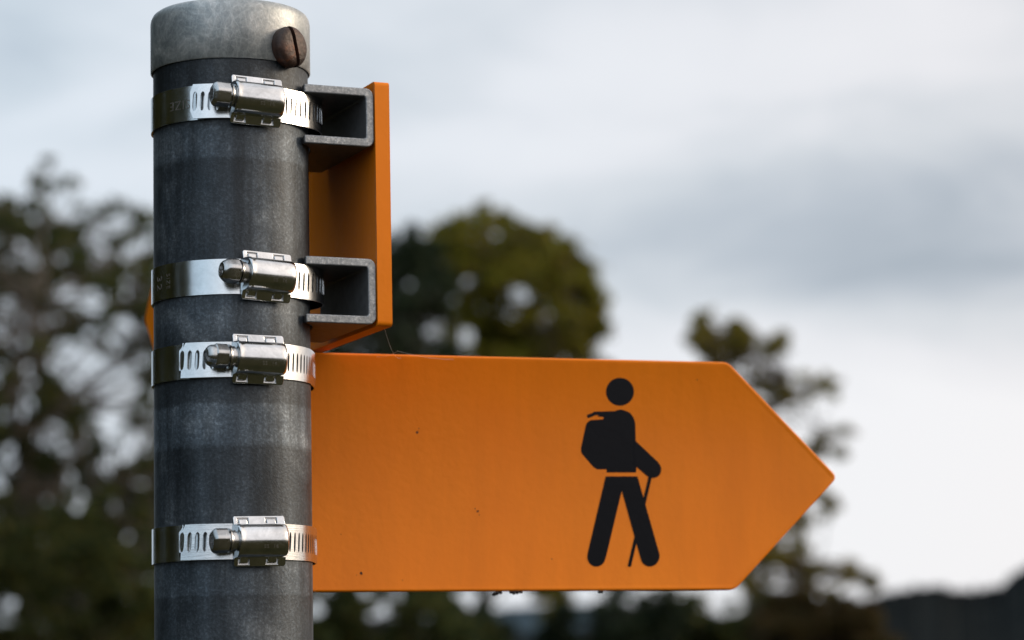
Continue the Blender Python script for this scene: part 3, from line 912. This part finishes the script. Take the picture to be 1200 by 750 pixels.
cs = [(.10, (.30, .36, .42)), (.28, (.48, .53, .585)), (.42, (.65, .685, .72)), (.58, (.80, .81, .835)), (.80, (.88, .885, .90))]
while len(r.elements) < len(cs): r.elements.new(.5)
for e, (p, c) in zip(r.elements, cs): e.position = p; e.color = (*c, 1)
LK(cl, rp.inputs[0])
# cloud brightness over the rest of the dome: brighter overhead, behind the viewer and towards the sun
back = MTH('MULTIPLY', MTH('SUBTRACT', .15, sep.outputs['Y']), .60, clamp=True)
high = MTH('MULTIPLY', MTH('MAXIMUM', MTH('SUBTRACT', sep.outputs['Z'], .28), 0.0), .5)
sd = Vector((math.sin(SUN_AZ) * math.cos(SUN_EL), math.cos(SUN_AZ) * math.cos(SUN_EL), math.sin(SUN_EL)))
sdt = N_('ShaderNodeVectorMath', operation='DOT_PRODUCT'); LK(DIR, sdt.inputs[0]); sdt.inputs[1].default_value = sd
glow = MTH('POWER', MTH('MAXIMUM', sdt.outputs['Value'], 0.0), 7.0)
left = MTH('MULTIPLY', MTH('MINIMUM', MTH('ADD', sep.outputs['X'], .22), 0.0), .75)
k = MTH('ADD', MTH('ADD', 1.09, back), MTH('ADD', high, left))
sc1 = N_('ShaderNodeVectorMath', operation='SCALE'); tint = N_('ShaderNodeMix', data_type='RGBA', blend_type='MULTIPLY'); tint.inputs[0].default_value = 1.0
LK(rp.outputs[0], tint.inputs[6]); side_ = N_('ShaderNodeMapRange'); side_.inputs['From Min'].default_value = -.6; side_.inputs['From Max'].default_value = .6; LK(sep.outputs['X'], side_.inputs['Value'])
tc2 = N_('ShaderNodeMix', data_type='RGBA'); LK(side_.outputs[0], tc2.inputs[0]); tc2.inputs[6].default_value = (.80, .97, 1.10, 1); tc2.inputs[7].default_value = (1.12, 1.0, .93, 1)
LK(tc2.outputs[2], tint.inputs[7]); LK(tint.outputs[2], sc1.inputs[0]); LK(k, sc1.inputs['Scale'])
gl = N_('ShaderNodeVectorMath', operation='SCALE'); gl.inputs[0].default_value = (1.0, .80, .58); LK(MTH('MULTIPLY', glow, 1.1), gl.inputs['Scale'])
ad = N_('ShaderNodeVectorMath', operation='ADD'); LK(sc1.outputs[0], ad.inputs[0]); LK(gl.outputs[0], ad.inputs[1])
# the clouds stand in front of the clear Nishita sky (both scaled so that the background strength stays at 0.1)
up = N_('ShaderNodeVectorMath', operation='SCALE'); LK(ad.outputs[0], up.inputs[0]); up.inputs['Scale'].default_value = 10.0
mx = N_('ShaderNodeMix', data_type='RGBA'); mx.inputs[0].default_value = .92
LK(sky.outputs[0], mx.inputs[6]); LK(up.outputs[0], mx.inputs[7]); LK(mx.outputs[2], bg.inputs['Color'])
bg.inputs['Strength'].default_value = .10

sl = bpy.data.lights.new('sun', 'SUN'); sl.energy = 1.9; sl.angle = R(18); sl.color = (1.0, .82, .62)
so = bpy.data.objects.new('sun', sl); COL.objects.link(so)
so.rotation_euler = (-sd).to_track_quat('-Z', 'Y').to_euler()

# ------------------------------------------------------------------ render settings
SC.view_settings.view_transform = 'Standard'; SC.view_settings.look = 'None'
SC.view_settings.exposure = 0; SC.view_settings.gamma = 1; SC.view_settings.use_curve_mapping = False
SC.render.engine = 'CYCLES'
SC.cycles.use_denoising = True
try: SC.cycles.denoiser = 'OPENIMAGEDENOISE'
except Exception: pass
SC.cycles.max_bounces = 8; SC.cycles.diffuse_bounces = 3; SC.cycles.glossy_bounces = 4
SC.cycles.sample_clamp_indirect = 6
